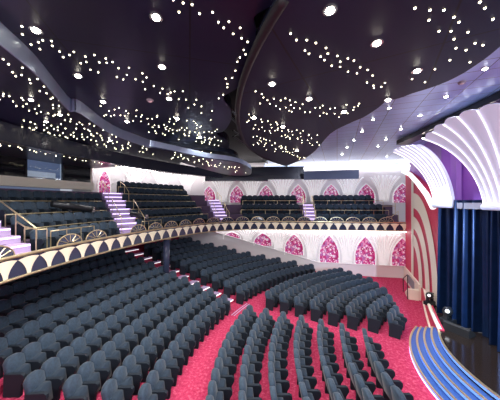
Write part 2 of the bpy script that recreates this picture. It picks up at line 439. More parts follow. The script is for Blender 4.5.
# curved rear wall
struct(MB().sector(26.8, 27.1, 22.6, 51, 4, 10.6).build('wall_rear_upper', M['white']))
struct(MB().sector(27.2, 27.5, -14, 50, 0, 4.2).build('wall_rear_lower', M['white']))
for i, th in enumerate((24.0, 27.3)):
    p = pol(26.75, th, 7.2); P = Vector((p[0], p[1], 0)); ds = Vector((math.sin(R_(th)), math.cos(R_(th)), 0)); nn = Vector((math.cos(R_(th)), -math.sin(R_(th)), 0))
    t = thing('mosaic_arch', 'tall pink and white patterned arch beside the booth, %s one' % ('left', 'right')[i], 'mosaic panel', p, 0, 'arches beside the booth')
    pts = arch_panel(P, 1.0, 7.0, 8.9, ds)
    slab_on_wall(pts, P, ds, nn, 0, .04).build('mosaic', M['mosaic'], t)
    MB().tube([(P.x+ds.x*x+nn.x*.06, P.y+ds.y*x+nn.y*.06, z) for x, z in pts[1:]+pts[:1]], .04, 6).build('rim', M['rib'], t)
for i, th in enumerate((33, 39, 45)):
    p = pol(26.75, th, 7.2); P = Vector((p[0], p[1], 0)); ds = Vector((math.sin(R_(th)), math.cos(R_(th)), 0)); nn = Vector((math.cos(R_(th)), -math.sin(R_(th)), 0))
    palm(P, ds, nn, 7.2, 9.3, .4, 1.3, 8, 'white ribbed fan relief on curved rear wall, %s from the booth' % ORD[i+1], 'fan reliefs of the rear wall')
# cove lights washing the upper walls
c = MB(); pA = on_wall(150, .45, BACK); pB = on_wall(420, .45, BACK)
c.tube([(pA.x,pA.y,9.75),(pB.x,pB.y,9.75)], .09, 6)
tag(c.build('cove_light', M['cove']), 'long white cove light tube at top of the far upper wall', 'cove light')
c = MB(); c.tube([pol(25.7, t, 9.2) for t in range(24, 50)], .10, 6)
tag(c.build('cove_light', M['cove2']), 'curved white cove light tube at top of the rear wall', 'cove light')
c = MB(); pA = on_wall(215, .35); pB = on_wall(408, .35)
c.tube([(pA.x,pA.y,3.84),(pB.x,pB.y,3.84)], .05, 6)
tag(c.build('cove_light', M['cove']), 'white light tube under the balcony washing the lower side wall', 'cove light')

# ------------------------------------------------------------------ balcony
FR = 19.3
def bez(p0, p1, p2, n): return [tuple((1-t)**2*a+2*t*(1-t)*b+t*t*c_ for a, b, c_ in zip(p0, p1, p2)) for t in [i/n for i in range(n+1)]]
front = [pol(FR, t)[:2] for t in range(-14, 31, 1)]
e0 = pol(FR, 31)[:2]; e1 = (LA+LD*2.6)[:2]
front += bez(e0, (-2.75, 20.35), e1, 14)
front += [(LA+LD*s)[:2] for s in [2.6+.5*i for i in range(1, 25)]]
# cumulative length along the front
cum = [0]
for a, b in zip(front[:-1], front[1:]): cum.append(cum[-1]+math.hypot(b[0]-a[0], b[1]-a[1]))
LEN = cum[-1]
def along(s, out=0.0, z=0.0):           # a place on the balcony front; out > 0 is into the hall
    s = max(0, min(LEN-1e-6, s)); i = 0
    while cum[i+1] < s: i += 1
    a, b = front[i], front[i+1]; L = cum[i+1]-cum[i]; t = (s-cum[i])/L
    dx, dy = (b[0]-a[0])/L, (b[1]-a[1])/L
    return (a[0]+dx*L*t+dy*out, a[1]+dy*L*t-dx*out, z)
ZT, ZB = 4.57, 3.92
S_ = [LEN*i/150 for i in range(151)]
# slab
sl = MB(); inner = [along(s, -.02)[:2] for s in S_]
outer = [pol(27.3, t)[:2] for t in range(51, -15, -2)]
sl.prism(inner+[(LB+LN*6)[:2]]+outer, 3.95, 4.22); struct(sl.build('balcony_slab', M['white']))
t = thing('balcony_parapet', 'long curved balcony front with cream scallops over dark navy arches', 'balcony front', (front[60][0], front[60][1], ZB))
pf = MB()
for s0, s1 in zip(S_[:-1], S_[1:]):
    pf.add([along(s0,0,ZB),along(s1,0,ZB),along(s1,0,ZT),along(s0,0,ZT),along(s0,-.14,ZB),along(s1,-.14,ZB),along(s1,-.14,ZT),along(s0,-.14,ZT)],
           [(0,1,2,3),(4,7,6,5),(0,4,5,1),(3,2,6,7)])
pf.build('front_panel', M['navy'], t)
MB().tube([along(s, .03, ZT+.03) for s in S_], .055, 6).build('top_rail', M['brass'], t, True)
MB().tube([along(s, .03, ZB) for s in S_], .045, 6).build('bottom_rail', M['brass'], t, True)
lg = MB()
lg.grid([[along(s, -.02, ZT+.005) for s in S_], [along(s, -.36, ZT+.005) for s in S_]]); lg.grid([[along(s, -.36, ZT+.005) for s in S_], [along(s, -.36, ZT-.3) for s in S_]])
lg.build('ledge', M['grey'], t)
SC = .74; n = int(LEN/SC)
for i in range(n):
    s = (i+.5)*SC; m = MB(); L = []
    for j in range(8):
        v = j/7; hw = SC*(.09+.40*v**1.7)
        pass
        z = ZB+.05+(ZT-ZB-.1)*v
        L.append([along(s+hw*q, .03+.02*(1-q*q), z-.06*v**4*q*q) for q in (-1,-.75,-.5,-.25,0,.25,.5,.75,1)])
    m.grid(L); m.build('scallop', M['ivory'], t, True)
# decorative fans standing on the parapet
nf = 0
for i in range(int(LEN/1.32)):
    s = (i+.5)*1.32; p = along(s, -.07, ZT)
    q = proj(p)
    if q is None or not (-10 < q[0] < 412): continue
    if 22 < q[0] < 62 or 112 < q[0] < 134: continue
    nf += 1
    f = thing('fan_screen', 'dark half-round fan screen with pale spokes on the balcony front, %s from the left' % ORD[min(nf,32)], 'balustrade', p, 0, 'fan screens along the balcony front')
    def fp(x, z, o=0): return along(s+x, -.07+o, ZT+.05+z)
    arc = [fp(.56*math.cos(PI*k/12), .38*math.sin(PI*k/12)) for k in range(13)]
    MB().tube(arc, .022, 5).build('rim', M['brass'], f)
    a2 = [fp(.53*math.cos(PI*k/12), .36*math.sin(PI*k/12)) for k in range(13)]
    b2 = [fp(.53*math.cos(PI*k/12), .36*math.sin(PI*k/12), -.02) for k in range(13)]
    MB().add(a2+b2, [tuple(range(13)), tuple(range(25,12,-1))]).build('screen', M['navy'], f)
    for k in range(1, 6):
        a = PI*k/6
        MB().tube([fp(.12*math.cos(a), .08*math.sin(a), .015), fp(.5*math.cos(a), .34*math.sin(a), .015)], .014, 4).build('spoke', M['brass'], f)
# tiers of the rear balcony
tr = MB()
for k in range(6):
    tr.sector(BR0+BP*k-.72, 27.0, -14, 47, BZ0+BZ*(k-1) if k else 4.2, BZ0+BZ*k, 2)
struct(tr.build('balcony_tiers_rear', M['tier']))
tr = MB()
for j in range(3):
    a = far(-1.2+.2*j, .45+FP*j, 0); b = far(14.4, .45+FP*j, 0); c = far(15.5, 5.2, 0); d = far(-3.2, 5.6, 0)
    tr.prism([a[:2], b[:2], c[:2], d[:2]], 4.2 if j == 0 else BZ0+FZ*(j-1), BZ0+FZ*j+(.0))
struct(tr.build('balcony_tiers_far', M['tier']))
# brass rails in front of the rows
def railing(pts, h, label, group, name='tier_railing', every=1):
    t = thing(name, label, 'railing', pts[0], 0, group)
    MB().tube([(x,y,z+h) for x,y,z in pts], .026, 6).build('handrail', M['brass'], t, True)
    for p in pts[::every]:
        MB().tube([p, (p[0],p[1],p[2]+h)], .018, 5).build('post', M['brass'], t)
    return t
def arcpts(r, a, b, z, n): return [pol(r, a+(b-a)*i/n, z) for i in range(n+1)]
for k in range(1, 6):
    r = BR0+BP*k-.69; z = BZ0+BZ*k
    if k < 4: railing(arcpts(r, 5.6+(r-20)*.3, aisle2(r)-1.8, z, 5), .46, 'brass rail before %s balcony row in front of the booth' % ORD[k+1], 'brass row rails before the booth')
    railing(arcpts(r, aisle2(r)+2.4, 41, z, 6), .46, 'brass rail before %s row of the curved balcony block' % ORD[k+1], 'brass row rails of the curved block')
for j in range(1, 3):
    for blk, (s0, s1) in enumerate([(.5, 6.15), (7.35, 13.6)]):
        pts = [far(s0+(s1-s0)*i/5, .5+FP*j, BZ0+FZ*j) for i in range(6)]
        railing(pts, .42, 'brass rail before %s row by the far wall, %s block' % (ORD[j+1], ('left', 'right')[blk]), 'brass row rails by the far wall')
# balcony stairs with violet-lit treads
def stair(name_label, a, w, d, n, run, rise, z0):
    # a: foot, d: horizontal climb direction
    d = Vector((d[0], d[1], 0)).normalized(); sd = Vector((-d.y, d.x, 0))
    t = thing('balcony_stair', name_label, 'stair', (a[0], a[1], z0)); rz = math.atan2(d.y, d.x)
    for i in range(n):
        p = Vector((a[0], a[1], 0))+d*(run*(i+.5)); h = rise*(i+1)
        s = MB().box((p.x, p.y, z0+h/2), (run, w, h), rz).build('step', M['tread'], t)
        q = p-d*(run*.5+.012)
        MB().box((q.x, q.y, z0+h-.05), (.025, w*.96, .05), rz).build('step_light', M['led_v'], s)
    for sgn in (-1, 1):
        side = ('left', 'right')[sgn < 0]
        for u, (i0, i1) in enumerate(((0, n//2-1), (n//2+1, n))):
            pts = []
            for q in range(3):
                i = i0+(i1-i0)*q/2; p = Vector((a[0], a[1], 0))+d*(run*i+.15)+sd*(sgn*(w/2-.06)); pts.append((p.x, p.y, z0+rise*(math.floor(i)+1 if i < n else n)))
            railing(pts, .85, 'brass handrail on %s side of the %s, %s flight' % (side, name_label.split(' with ')[0].split('lit ')[-1], ('lower', 'upper')[u]), 'brass stair handrails', 'stair_handrail')
    return t
p0 = pol(19.75, 2.6); p1 = pol(25, 5)
stair('violet-lit left balcony stair with shallow steps', p0, 1.5, (p1[0]-p0[0], p1[1]-p0[1]), 10, .5, .27, BZ0-.02)
p0 = pol(19.75, 19.6); p1 = pol(25.2, 26.0)
stair('violet-lit middle balcony stair with shallow steps', p0, 1.35, (p1[0]-p0[0], p1[1]-p0[1]), 10, .52, .27, BZ0-.02)
p0 = far(-.85, .35, 0)
stair('violet-lit corner balcony stair with shallow steps', p0, 1.2, (-.45, .9), 8, .42, .28, BZ0-.02)
p0 = far(6.75, .4, 0)
stair('violet-lit short balcony stair with steep steps', p0, .95, LN, 6, .4, .3, BZ0-.02)
railing([far(12.95, .5, BZ0), far(13.35, .5, BZ0), far(14.1, 1.0, BZ0+.45)], .8, 'brass sloping rail at the stage end of the balcony', None, 'end_railing')
railing([far(13.1, 1.6, BZ0+.86), far(14.2, 1.7, BZ0+.86), far(14.6, 2.6, BZ0+1.3)], .8, 'brass rail at the stage end of the upper balcony rows', None, 'end_railing')
# curved brass rail round the foot of the booth block
railing([pol(19.9, 6.2, BZ0), pol(20.15, 5.7, BZ0), pol(20.6, 5.6, BZ0+.1), pol(21.1, 5.9, BZ0+.3)], 1.0, 'curved brass rail end beside the left balcony stair', None, 'end_railing')
railing([pol(19.85, t, BZ0) for t in (6.5, 8.5, 10.5, 12.5)], .9, 'brass guard rail behind the parapet before the booth seats', None, 'guard_railing')
railing([pol(19.85, t, BZ0) for t in (21.5, 23, 24.5, 26)], .85, 'brass guard rail behind the parapet right of middle stair', None, 'guard_railing')
# follow spotlight standing among the booth seats
p = pol(21.6, 13.2, BZ0+BZ)
t = thing('follow_spot', 'long dark follow spotlight on a stand among the balcony seats', 'spotlight', p)
MB().tube([p, (p[0], p[1], p[2]+1.15)], .04, 8).build('stand', M['dark'], t)
MB().cyl(p, .22, .05, 12).build('base', M['dark'], t)
a = Vector((p[0]-.25, p[1]-.75, p[2]+1.42)); b = Vector((p[0]+.5, p[1]+.85, p[2]+1.08))
MB().tube([a, a*.5+b*.5, b], .17, 10).build('barrel', M['dark'], t, True)
MB().tube([b, b+(b-a).normalized()*.12], .19, 10).build('lens_hood', M['chrome'], t)
p = pol(20.5, 22.6, BZ0)
t = thing('follow_spot', 'dark stage spotlight on a stand right of the middle balcony stair', 'spotlight', p)
MB().tube([p, (p[0], p[1], p[2]+1.1)], .035, 8).build('stand', M['dark'], t)
MB().cyl(p, .2, .05, 12).build('base', M['dark'], t)
a = Vector((p[0]-.55, p[1]+.1, p[2]+1.3)); b = Vector((p[0]+.45, p[1]-.1, p[2]+1.12))
MB().tube([a, b], .13, 10).build('barrel', M['dark'], t, True)
MB().tube([b, b+(b-a).normalized()*.1], .15, 10).build('lens_hood', M['chrome'], t)
# support column
p = pol(19.6, 26.6, 1.0)
t = thing('support_column', 'dark navy column carrying the balcony among the stalls rows', 'column', (p[0], p[1], .8))
MB().cyl((p[0], p[1], .8), .21, 3.15, 20).build('shaft', M['navy'], t, True)
MB().cyl((p[0], p[1], 3.82), .27, .12, 20).build('capital', M['brass'], t)

# ------------------------------------------------------------------ control booth
RB = 24.9
t = thing('control_booth', 'black glossy control booth with lit window above the balcony seats', 'booth', pol(RB, 10, 7.0))
MB().sector(RB, RB+.15, -10, 13.9, 7.55, 9.9).build('black_panel', M['booth'], t)
MB().sector(RB, RB+.15, 18.4, 22.4, 7.55, 9.9).build('black_panel', M['booth'], t)
MB().sector(RB, RB+.15, 13.9, 18.4, 9.3, 9.9).build('header_panel', M['booth'], t)
MB().sector(RB-.25, RB+.2, -10, 22.6, 7.1, 7.6).build('sill', M['cream'], t)
MB().sector(RB, RB+1.8, 22.4, 22.7, 6.9, 10.4).build('side_panel', M['cream'], t)
MB().sector(RB+2.2, RB+2.3, 11, 21, 7.0, 9.9).build('back_panel', M['boothin'], t)
MB().sector(RB+.1, RB+2.3, 12, 20.5, 9.7, 9.8).build('booth_ceiling', M['boothin'], t)
MB().sector(RB+.06, RB+.08, 13.9, 18.4, 7.48, 9.3).build('pane', M['glass'], t)
for a in (13.8, 18.3): MB().sector(RB-.02, RB+.12, a, a+.2, 7.48, 9.3).build('window_frame', M['dark'], t)
dk = MB().sector(RB+.3, RB+1.0, 14, 18.4, 7.62, 7.72).build('desk', M['grey'], t)
for i in range(4):
    q = pol(RB+.6, 14.8+i*.95, 7.9)
    tag(MB().box(q, (.08, .5, .34), -R_(15)).build('desk_monitor', M['rib'], None), 'pale control screen on the booth desk, %s from the left' % ORD[i+1], 'screen', 'screens in the booth')
for i in range(3):
    q = pol(RB+1.2, 14.8+i*1.3, 9.7)
    t2 = thing('downlight', 'small ceiling lamp inside the booth, %s from the left' % ORD[i+1], 'ceiling light', q, 0, 'lamps inside the booth')
    MB().cyl((q[0],q[1],q[2]-.03), .09, .03, 12).build('trim_ring', M['chrome'], t2); MB().dome((q[0],q[1],q[2]-.03), .05, n=8).build('lens', M['lamp'], t2)

# ------------------------------------------------------------------ stage
Z_ST = .85
edge = [pol(5.05, t)[:2] for t in range(-60, 38, 3)]
apr = bez(pol(5.0, 38)[:2], (9.05, 12.0), (11.0, 15.0), 10)
st = MB().prism(edge+apr[1:]+[(11.3,15.4),(17,15.4),(17,0)], 0.0, Z_ST)
struct(st.build('stage_floor', M['stage']))
t = thing('stage_apron', 'cream curved stage edge between steps and striped wall', 'stage edge', (8.6, 11.0, 0))
m = MB()
for a, b in zip(apr[:-1], apr[1:]):
    d = Vector((b[0]-a[0], b[1]-a[1], 0)).normalized(); nn = Vector((-d.y, d.x, 0))*.06
    m.add([(a[0]+nn.x,a[1]+nn.y,0),(b[0]+nn.x,b[1]+nn.y,0),(b[0]+nn.x,b[1]+nn.y,Z_ST+.06),(a[0]+nn.x,a[1]+nn.y,Z_ST+.06),
           (a[0]-nn.x*2,a[1]-nn.y*2,0),(b[0]-nn.x*2,b[1]-nn.y*2,0),(b[0]-nn.x*2,b[1]-nn.y*2,Z_ST+.06),(a[0]-nn.x*2,a[1]-nn.y*2,Z_ST+.06)], [(0,1,2,3),(4,7,6,5),(3,2,6,7),(0,3,7,4),(1,5,6,2)])
m.build('panel', M['pink'], t)
MB().tube([(x-.03, y+.03, Z_ST+.06) for x, y in apr], .085, 8).build('top_trim', M['cream'], t, True)
MB().tube([(x-.08, y+.04, .08) for x, y in apr], .06, 8).build('base_trim', M['cream'], t, True)
t = thing('stage_steps', 'blue-lit curved stage steps with gold nosings', 'steps', pol(6.1, 10, 0))
for i in range(5):
    r1 = 6.08-.25*i; r0 = r1-(.25 if i < 4 else .04); z1 = .17*(i+1)
    hi = 51-2.2*i
    s = MB().sector(r0, r1, -42, hi, 0, z1-.004 if i < 4 else z1, 2).build('step', M['step_b'] if i < 4 else M['stage'], t)
    MB().sector(r1-.05, r1+.025, -42, hi, z1-.01, z1+.02, 2).build('nosing', M['brass'], s)
    MB().sector(r1+.002, r1+.014, -42, hi, z1-.10, z1-.03, 2).build('light_strip', M['led_b'], s)
MB().sector(6.085, 6.10, -42, 51, .02, .07, 2).build('base_light', M['led_v'], t)
# curtain
cv = []; N = 420
for i in range(N+1):
    y = 11.62-8.5*i/N
    x = 9.42+.16*math.sin(y*4.1+math.sin(y*1.7))+.20*math.sin(y*15.0+1.2*math.sin(y*3.1))+.06*math.sin(y*37+2*math.sin(y*5))
    cv.append((x, y))
rows = []
for j in range(7):
    z = Z_ST+.02+(6.35-Z_ST)*j/6
    rows.append([(9.35+(x-9.35)*(1.25-.4*j/6), y, z) for x, y in cv])
m = MB().grid(rows)
tag(m.build('stage_curtain', M['curtain'], None, True), 'dark navy velvet stage curtain hanging in deep vertical folds', 'curtain')
# proscenium wall above the curtain
struct(MB().box((9.9, 7.9, 8.2), (.4, 8.4, 4.4)).build('wall_proscenium', M['purple']))
struct(MB().box((9.45, 7.9, 6.12), (.5, 8.2, .26)).build('trim_3', M['grey']))
# striped splayed wall
SA = Vector((12.45, 18.9, 0)); SB = Vector((9.45, 11.75, 0)); sd = (SB-SA).normalized(); sn = Vector((sd.y, -sd.x, 0)); SL = (SB-SA).length
if sn.x > 0: sn = -sn
def sw_slab(pr, o0, o1):
    mm = MB(); n = len(pr); A = [SA+sd*(SL*u) for u, z in pr]
    mm.add([(a.x+sn.x*o0, a.y+sn.y*o0, z) for a, (u, z) in zip(A, pr)]+[(a.x+sn.x*o1, a.y+sn.y*o1, z) for a, (u, z) in zip(A, pr)],
           [tuple(range(n)), tuple(range(2*n-1, n-1, -1))]+[(i, n+i, n+(i+1)%n, (i+1)%n) for i in range(n)]); return mm
struct(sw_slab([(-.08,0),(1,0),(1,5.95),(.95,6.0),(.8,6.6),(.55,7.35),(.3,8.05),(0,8.65),(-.08,8.75)], 0, -.3).build('wall_proscenium_side', M['pink']))
struct(sw_slab([(-.08,5.5),(1.1,5.5),(1.1,10.2),(-.08,10.2)], -.31, -.5).build('wall_proscenium_upper', M['purple']))
bands = [(.58,.70,4.95,6.0), (.41,.52,3.5,4.35), (.22,.33,2.3,3.1)]
def swp(u, z, o=.04): p = SA+sd*(SL*u)+sn*o; return (p.x, p.y, z)
for i, (a0, a1, b0, b1) in enumerate(bands):
    L = []
    for j in range(25):
        a = PI/2*j/24
        # the band leaves the floor upright and leans over to the far edge
        L.append([swp(.25+a0*math.cos(a)**.9, .9+b0*math.sin(a)), swp(.25+a1*math.cos(a)**.9, .9+b1*math.sin(a))])
    m = MB().grid(L)
    tag(m.build('cream_stripe', M['cream'], None), 'curved cream stripe on the pink proscenium wall, %s' % ('largest outer one', 'middle one', 'smallest inner one')[i], 'wall stripe', 'cream stripes on the pink wall')
m = MB().grid([[swp(.20, .9), swp(.29, .9)], [swp(.20, 7.9), swp(.29, 7.7)]])
tag(m.build('cream_stripe', M['cream'], None), 'straight upright cream stripe at far edge of pink wall', 'wall stripe', 'cream stripes on the pink wall')
# cream plinth of that wall with its metal grille, and the small flight of steps to the stage
pl = MB().prism([swp(-.08,0,.12)[:2], swp(.52,0,.12)[:2], swp(.52,0,0)[:2], swp(-.08,0,0)[:2]], 0, 1.0)
t = thing('wall_plinth', 'cream plinth with metal grille at the foot of pink wall', 'plinth', swp(.2, 0)); pl.build('plinth', M['cream'], t)
g = MB()
for i in range(9): a = swp(.16+.026*i, .15, .14); g.box((a[0], a[1], .52), (.05, .06, .6), math.atan2(sd.y, sd.x))
g.build('grille', M['grey'], t)
t = thing('side_steps', 'small cream steps up to the stage beside the pink wall', 'steps', swp(.36, 0, .6))
for i in range(4):
    a = swp(.41+.035*i, 0, .42); MB().box((a[0], a[1], .08*(i+1)), (.28, .55, .16*(i+1)), math.atan2(sd.y, sd.x)).build('step', M['cream'], t)
t = thing('side_handrail', 'dark metal handrail at the small side steps to the stage', 'handrail', swp(.33, 0, 1.05))
h = [swp(.34,.8,.75), swp(.37,1.0,.75), swp(.52,1.55,.75), swp(.54,1.5,.75)]
MB().tube(h, .03, 6).build('handrail', M['dark'], t)
for u, z in ((.355,.92), (.53,1.52)): MB().tube([swp(u,0,.75), swp(u,z,.75)], .025, 6).build('post', M['dark'], t)
# shells over the stage
def fan_shell(label, b0, b1, tl, tr_, zb, zt, nl, cr=1.0):
    # b0,b1: base ends (left, right), tl,tr_: top ends; quarter-round sweep outwards
    t = thing('stage_shell', label, 'shell', ((b0[0]+b1[0])/2, (b0[1]+b1[1])/2, zb))
    def pt(u, v):
        hw = 1-math.cos(v*PI/2); hz = .5*math.sin(v*PI/2)+.5*v
        hw = .55*hw+.45*v**1.5
        ub = u
        bx = b0[0]+(b1[0]-b0[0])*ub; by = b0[1]+(b1[1]-b0[1])*ub
        tx = tl[0]+(tr_[0]-tl[0])*u; ty = tl[1]+(tr_[1]-tl[1])*u
        crown = cr*math.sin(PI*u)
        tx -= .35*crown
        fl_ = u*nl-math.floor(u*nl) if u < 1 else 1.0
        lob = math.sin(PI*fl_)
        x = bx+(tx-bx)*hw - .10*lob*v - .25*crown*v*(1-v)*2
        y = by+(ty-by)*hw
        z = zb+(zt+.25*crown-zb)*hz + .10*lob*v**3
        return (x, y, z)
    NU, NV = nl*6, 14
    rows = [[pt(i/NU, j/NV) for i in range(NU+1)] for j in range(NV+1)]
    back = [[(x+.14, y, z+.03) for x, y, z in r] for r in rows]
    m = MB().grid(rows); m.grid(back)
    rimA = rows[-1]; rimB = back[-1]; m.grid([rimA, rimB]); m.grid([rows[0], back[0]])
    m.grid([[r[0] for r in rows], [r[0] for r in back]]); m.grid([[r[-1] for r in rows], [r[-1] for r in back]])
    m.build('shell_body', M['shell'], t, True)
    for i in range(nl+1):
        u = i/nl
        pts = [Vector(pt(u, j/NV)) + Vector((-.04, 0, -.01)) for j in range(NV+1)]
        MB().tube(pts, .02, 5).build('rib_light', M['led_w'], t)
    # rounded foot
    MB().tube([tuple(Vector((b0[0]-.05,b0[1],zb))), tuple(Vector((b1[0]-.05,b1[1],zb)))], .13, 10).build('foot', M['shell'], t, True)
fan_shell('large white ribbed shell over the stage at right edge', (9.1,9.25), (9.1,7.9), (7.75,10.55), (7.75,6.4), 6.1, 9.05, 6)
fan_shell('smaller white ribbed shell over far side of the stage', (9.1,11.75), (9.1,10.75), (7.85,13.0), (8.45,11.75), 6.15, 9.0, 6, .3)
tag(MB().tube([swp(.0,8.7,.25), swp(.3,8.2,.25), swp(.55,7.5,.25), swp(.8,6.7,.25), swp(.95,6.0,.25)], .14, 8).build('light_trim', M['led_w'], None, True), 'thick white glowing trim edging the pink wall below the shells', 'light trim')
# dark lighting strip above the shells with its lamps
struct(MB().prism([(8.0,3.5),(8.6,3.5),(9.6,14.5),(8.9,14.5)], 9.75, 10.0).build('trim_4', M['dark']))
for i in range(12):
    y = 6.4+.55*i; x = 8.28+(y-3.5)*.085; 
    t = thing('stage_lamp', 'small bright lamp in dark strip above the shells, %s from the far end' % ORD[12-i], 'lamp', (x, y, 9.74), 0, 'lamps above the shells')
    MB().cyl((x, y, 9.62), .07, .12, 10).build('housing', M['dark'], t); MB().dome((x, y, 9.62), .06, n=8).build('lens', M['lamp'], t)
# equipment on the stage
def moving_head(p, s, label):
    t = thing('moving_head_light', label, 'stage light', p)
    MB().box((p[0],p[1],p[2]+.09*s), (.42*s,.36*s,.18*s), .4).build('base', M['dark'], t, bevel=.02)
    for q in (-1, 1): MB().box((p[0]+.17*s*q*.9, p[1]+.07*s*q, p[2]+.36*s), (.06*s,.14*s,.40*s), .4).build('yoke_arm', M['dark'], t, bevel=.01)
    h = Vector((p[0], p[1], p[2]+.45*s)); d = Vector((-.62,-.62,.25)).normalized()
    MB().tube([h-d*.2*s, h-d*.12*s, h+d*.1*s, h+d*.22*s], [.09*s,.15*s,.16*s,.13*s], 12).build('head', M['dark'], t, True)
    MB().tube([h+d*.221*s, h+d*.235*s], .065*s, 12).build('lens', M['led_w'], t)
q = (9.5, 12.6, Z_ST); moving_head(q, 1.1, 'black moving stage light with bright lens nearest the pink wall')
q = un(448, 323, Z_ST); moving_head(q, 1.2, 'black moving stage light with pale lens beside the floor monitor')
q = un(459, 332, Z_ST)
t = thing('floor_monitor', 'black wedge floor monitor lying on the stage edge', 'speaker', q, R_(25))
m = MB(); pr = [(-.28,0),(.28,0),(.22,.12),(-.2,.36),(-.28,.3)]
m.add([(x,-.45,z) for x,z in pr]+[(x,.45,z) for x,z in pr], [tuple(range(5)), tuple(range(9,4,-1))]+[(i,5+i,5+(i+1)%5,(i+1)%5) for i in range(5)])
m.build('cabinet', M['black'], t, world=False)
MB().add([(.222,-.41,.128),(.222,.41,.128),(-.19,.41,.362),(-.19,-.41,.362)], [(0,1,2,3)]).build('grille', M['black'], t, world=False)

# ------------------------------------------------------------------ ceiling
ZP1, ZP2, ZP3, ZTI = 9.3, 9.6, 9.25, 10.05
struct(MB().prism([(-20,-14),(20,-14),(20,34),(-20,34)], 10.7, 10.9).build('ceiling', M['black']))
struct(MB().prism([(1.5,-6),(16,-6),(16,27),(1.5,27)], ZTI, ZTI+.1).build('ceiling_tiles', M['tiles']))
def w2(px, z): return [un(x, y, z)[:2] for x, y in px]
def ceil_thing(name, label, outline, z, th, m, side):
    c = (sum(p[0] for p in outline)/len(outline), sum(p[1] for p in outline)/len(outline), z)
    t = thing(name, label, 'ceiling panel', c)
    MB().prism(outline, z, z+.05).build('panel', m, t)
    MB().prism([(p[0], p[1]) for p in outline], z+.05, z+th).build('edge', side, t)
    return t
# right-hand disc
L = smooth([(*p, 0) for p in w2([(286,0),(267,31),(250,65),(241,92),(238,116),(241,134),(250,149),(267,159),(287,166)], ZP1)], 4, False)
Rr = smooth([(*p, 0) for p in w2([(306,158),(316,150),(330,134),(348,124),(364,117),(378,108)], ZP1)], 3, False)+smooth([(*p,0) for p in w2([(386,101),(400,98),(412,93.5),(430,88),(446,82),(462,74),(476,65),(490,55),(510,38)], ZP1)], 3, False)
disc = [(.9,-4),(.7,1.0)]+[p[:2] for p in L]+[p[:2] for p in Rr]+[(5.0,2.5),(5.5,-4)]
pt_disc = ceil_thing('ceiling_panel', 'large dark starry ceiling panel at right with scalloped edge', disc, ZP1, .4, M['panel'], M['bulk'])
rim = MB().tube([(p[0]-.02, p[1], ZP1+.03) for p in L], .09, 8); 
rim.build('rim', M['rimdark'], pt_disc, True)
# left upper panel with its lobes
e1 = w2([(292,-8),(268,8),(254,17),(256,30),(254,46),(250,66),(245,80),(236,89),(223,98),(230,108),(231,120),(224,131),(216,134),(227,141),(229,148),(222,153)], ZP2)
e1 = [p[:2] for p in smooth([(*p,0) for p in e1], 3, False)]
e2 = w2([(190,153),(170,147),(136,134),(112,126),(71,99),(34,61),(0,27),(-40,-12)], ZP2)
e2 = [p[:2] for p in smooth([(*p,0) for p in e2], 3, False)]
p2o = [(1.0,-4),(.8,1.2)]+e1+e2+[(-4.4,1.0),(-4.6,-4)]
ceil_thing('ceiling_panel', 'dark purple starry ceiling panel at upper left with wavy edge', p2o, ZP2, .4, M['panel2'], M['bulk'])
# lower far lobes
lo = [p[:2] for p in smooth([(*p,0) for p in w2([(150,146),(195,149),(225,152),(238,158),(234,165),(205,163),(170,156)], 9.35)], 4)]
ceil_thing('ceiling_panel', 'small rounded starry ceiling lobe beyond the left panel', lo, 9.35, .3, M['panel'], M['bulk'])
lo = [p[:2] for p in smooth([(*p,0) for p in w2([(165,150),(205,158),(238,163),(251,170),(248,175.5),(228,175),(190,165),(165,156),(150,148)], 8.6)], 4)]
ceil_thing('ceiling_panel', 'lowest rounded starry ceiling lobe above the balcony corner', lo, 8.6, .3, M['panel2'], M['fascia'])
# lower left panel stepping down with a glossy inner face
i3 = [p[:2] for p in smooth([(*p,0) for p in w2([(-40,8),(0,42),(34,71),(60,100),(70,110),(80,112),(112,133),(150,147),(185,156)], ZP3)], 4, False)]
o3 = [pol(22.3, t)[:2] for t in range(36, -12, -3)]
p3o = i3+o3+[(-12,1.5),(-5,1.0)]
pt_low = ceil_thing('ceiling_panel', 'low dark starry ceiling panel at far left with glossy stepped edge', p3o, ZP3, .36, M['panel2'], M['fascia'])
fc = MB()
for a, b in zip(i3[:-1], i3[1:]):
    d = Vector((b[0]-a[0], b[1]-a[1], 0)).normalized(); nn = Vector((d.y, -d.x, 0))*.03
    fc.add([(a[0]+nn.x,a[1]+nn.y,ZP3-.06),(b[0]+nn.x,b[1]+nn.y,ZP3-.06),(b[0]+nn.x,b[1]+nn.y,ZP3+.38),(a[0]+nn.x,a[1]+nn.y,ZP3+.38),
            (a[0],a[1],ZP3-.06),(b[0],b[1],ZP3-.06),(b[0],b[1],ZP3+.38),(a[0],a[1],ZP3+.38)], [(0,1,2,3),(4,7,6,5),(0,4,5,1),(3,2,6,7)])
fc.build('fascia', M['fascia'], pt_low)
# bulkheads over the balcony
struct(MB().sector(21.0, 21.5, -12, 46, 8.5, 9.2, 2).build('bulkhead', M['bulk']))
struct(MB().sector(21.5, 25.0, -12, 23, 8.62, 8.8, 2).build('bulkhead_soffit', M['panel2']))
def beam(x0, x1, Y0, Y1, yb, h, dep, nm):
    A = Vector(((x0-250)*Y0/F, Y0, 0)); B = Vector(((x1-250)*Y1/F, Y1, 0)); d = (B-A).normalized(); n = Vector((-d.y, d.x, 0))*dep
    z = EYE+(HY-yb)*Y1/F
    struct(MB().prism([A[:2], B[:2], (B+n)[:2], (A+n)[:2]], z, z+h).build('bulkhead', nm))
beam(205, 268, 22.3, 22.3, 181, .75, .5, M['bulk'])
beam(250, 304, 22.9, 22.6, 179, 1.2, .5, M['bulk'])
beam(304, 359, 21.5, 20.5, 178.5, .75, .5, mat('bulkhead_blue', (.06,.09,.2), .3, .2))
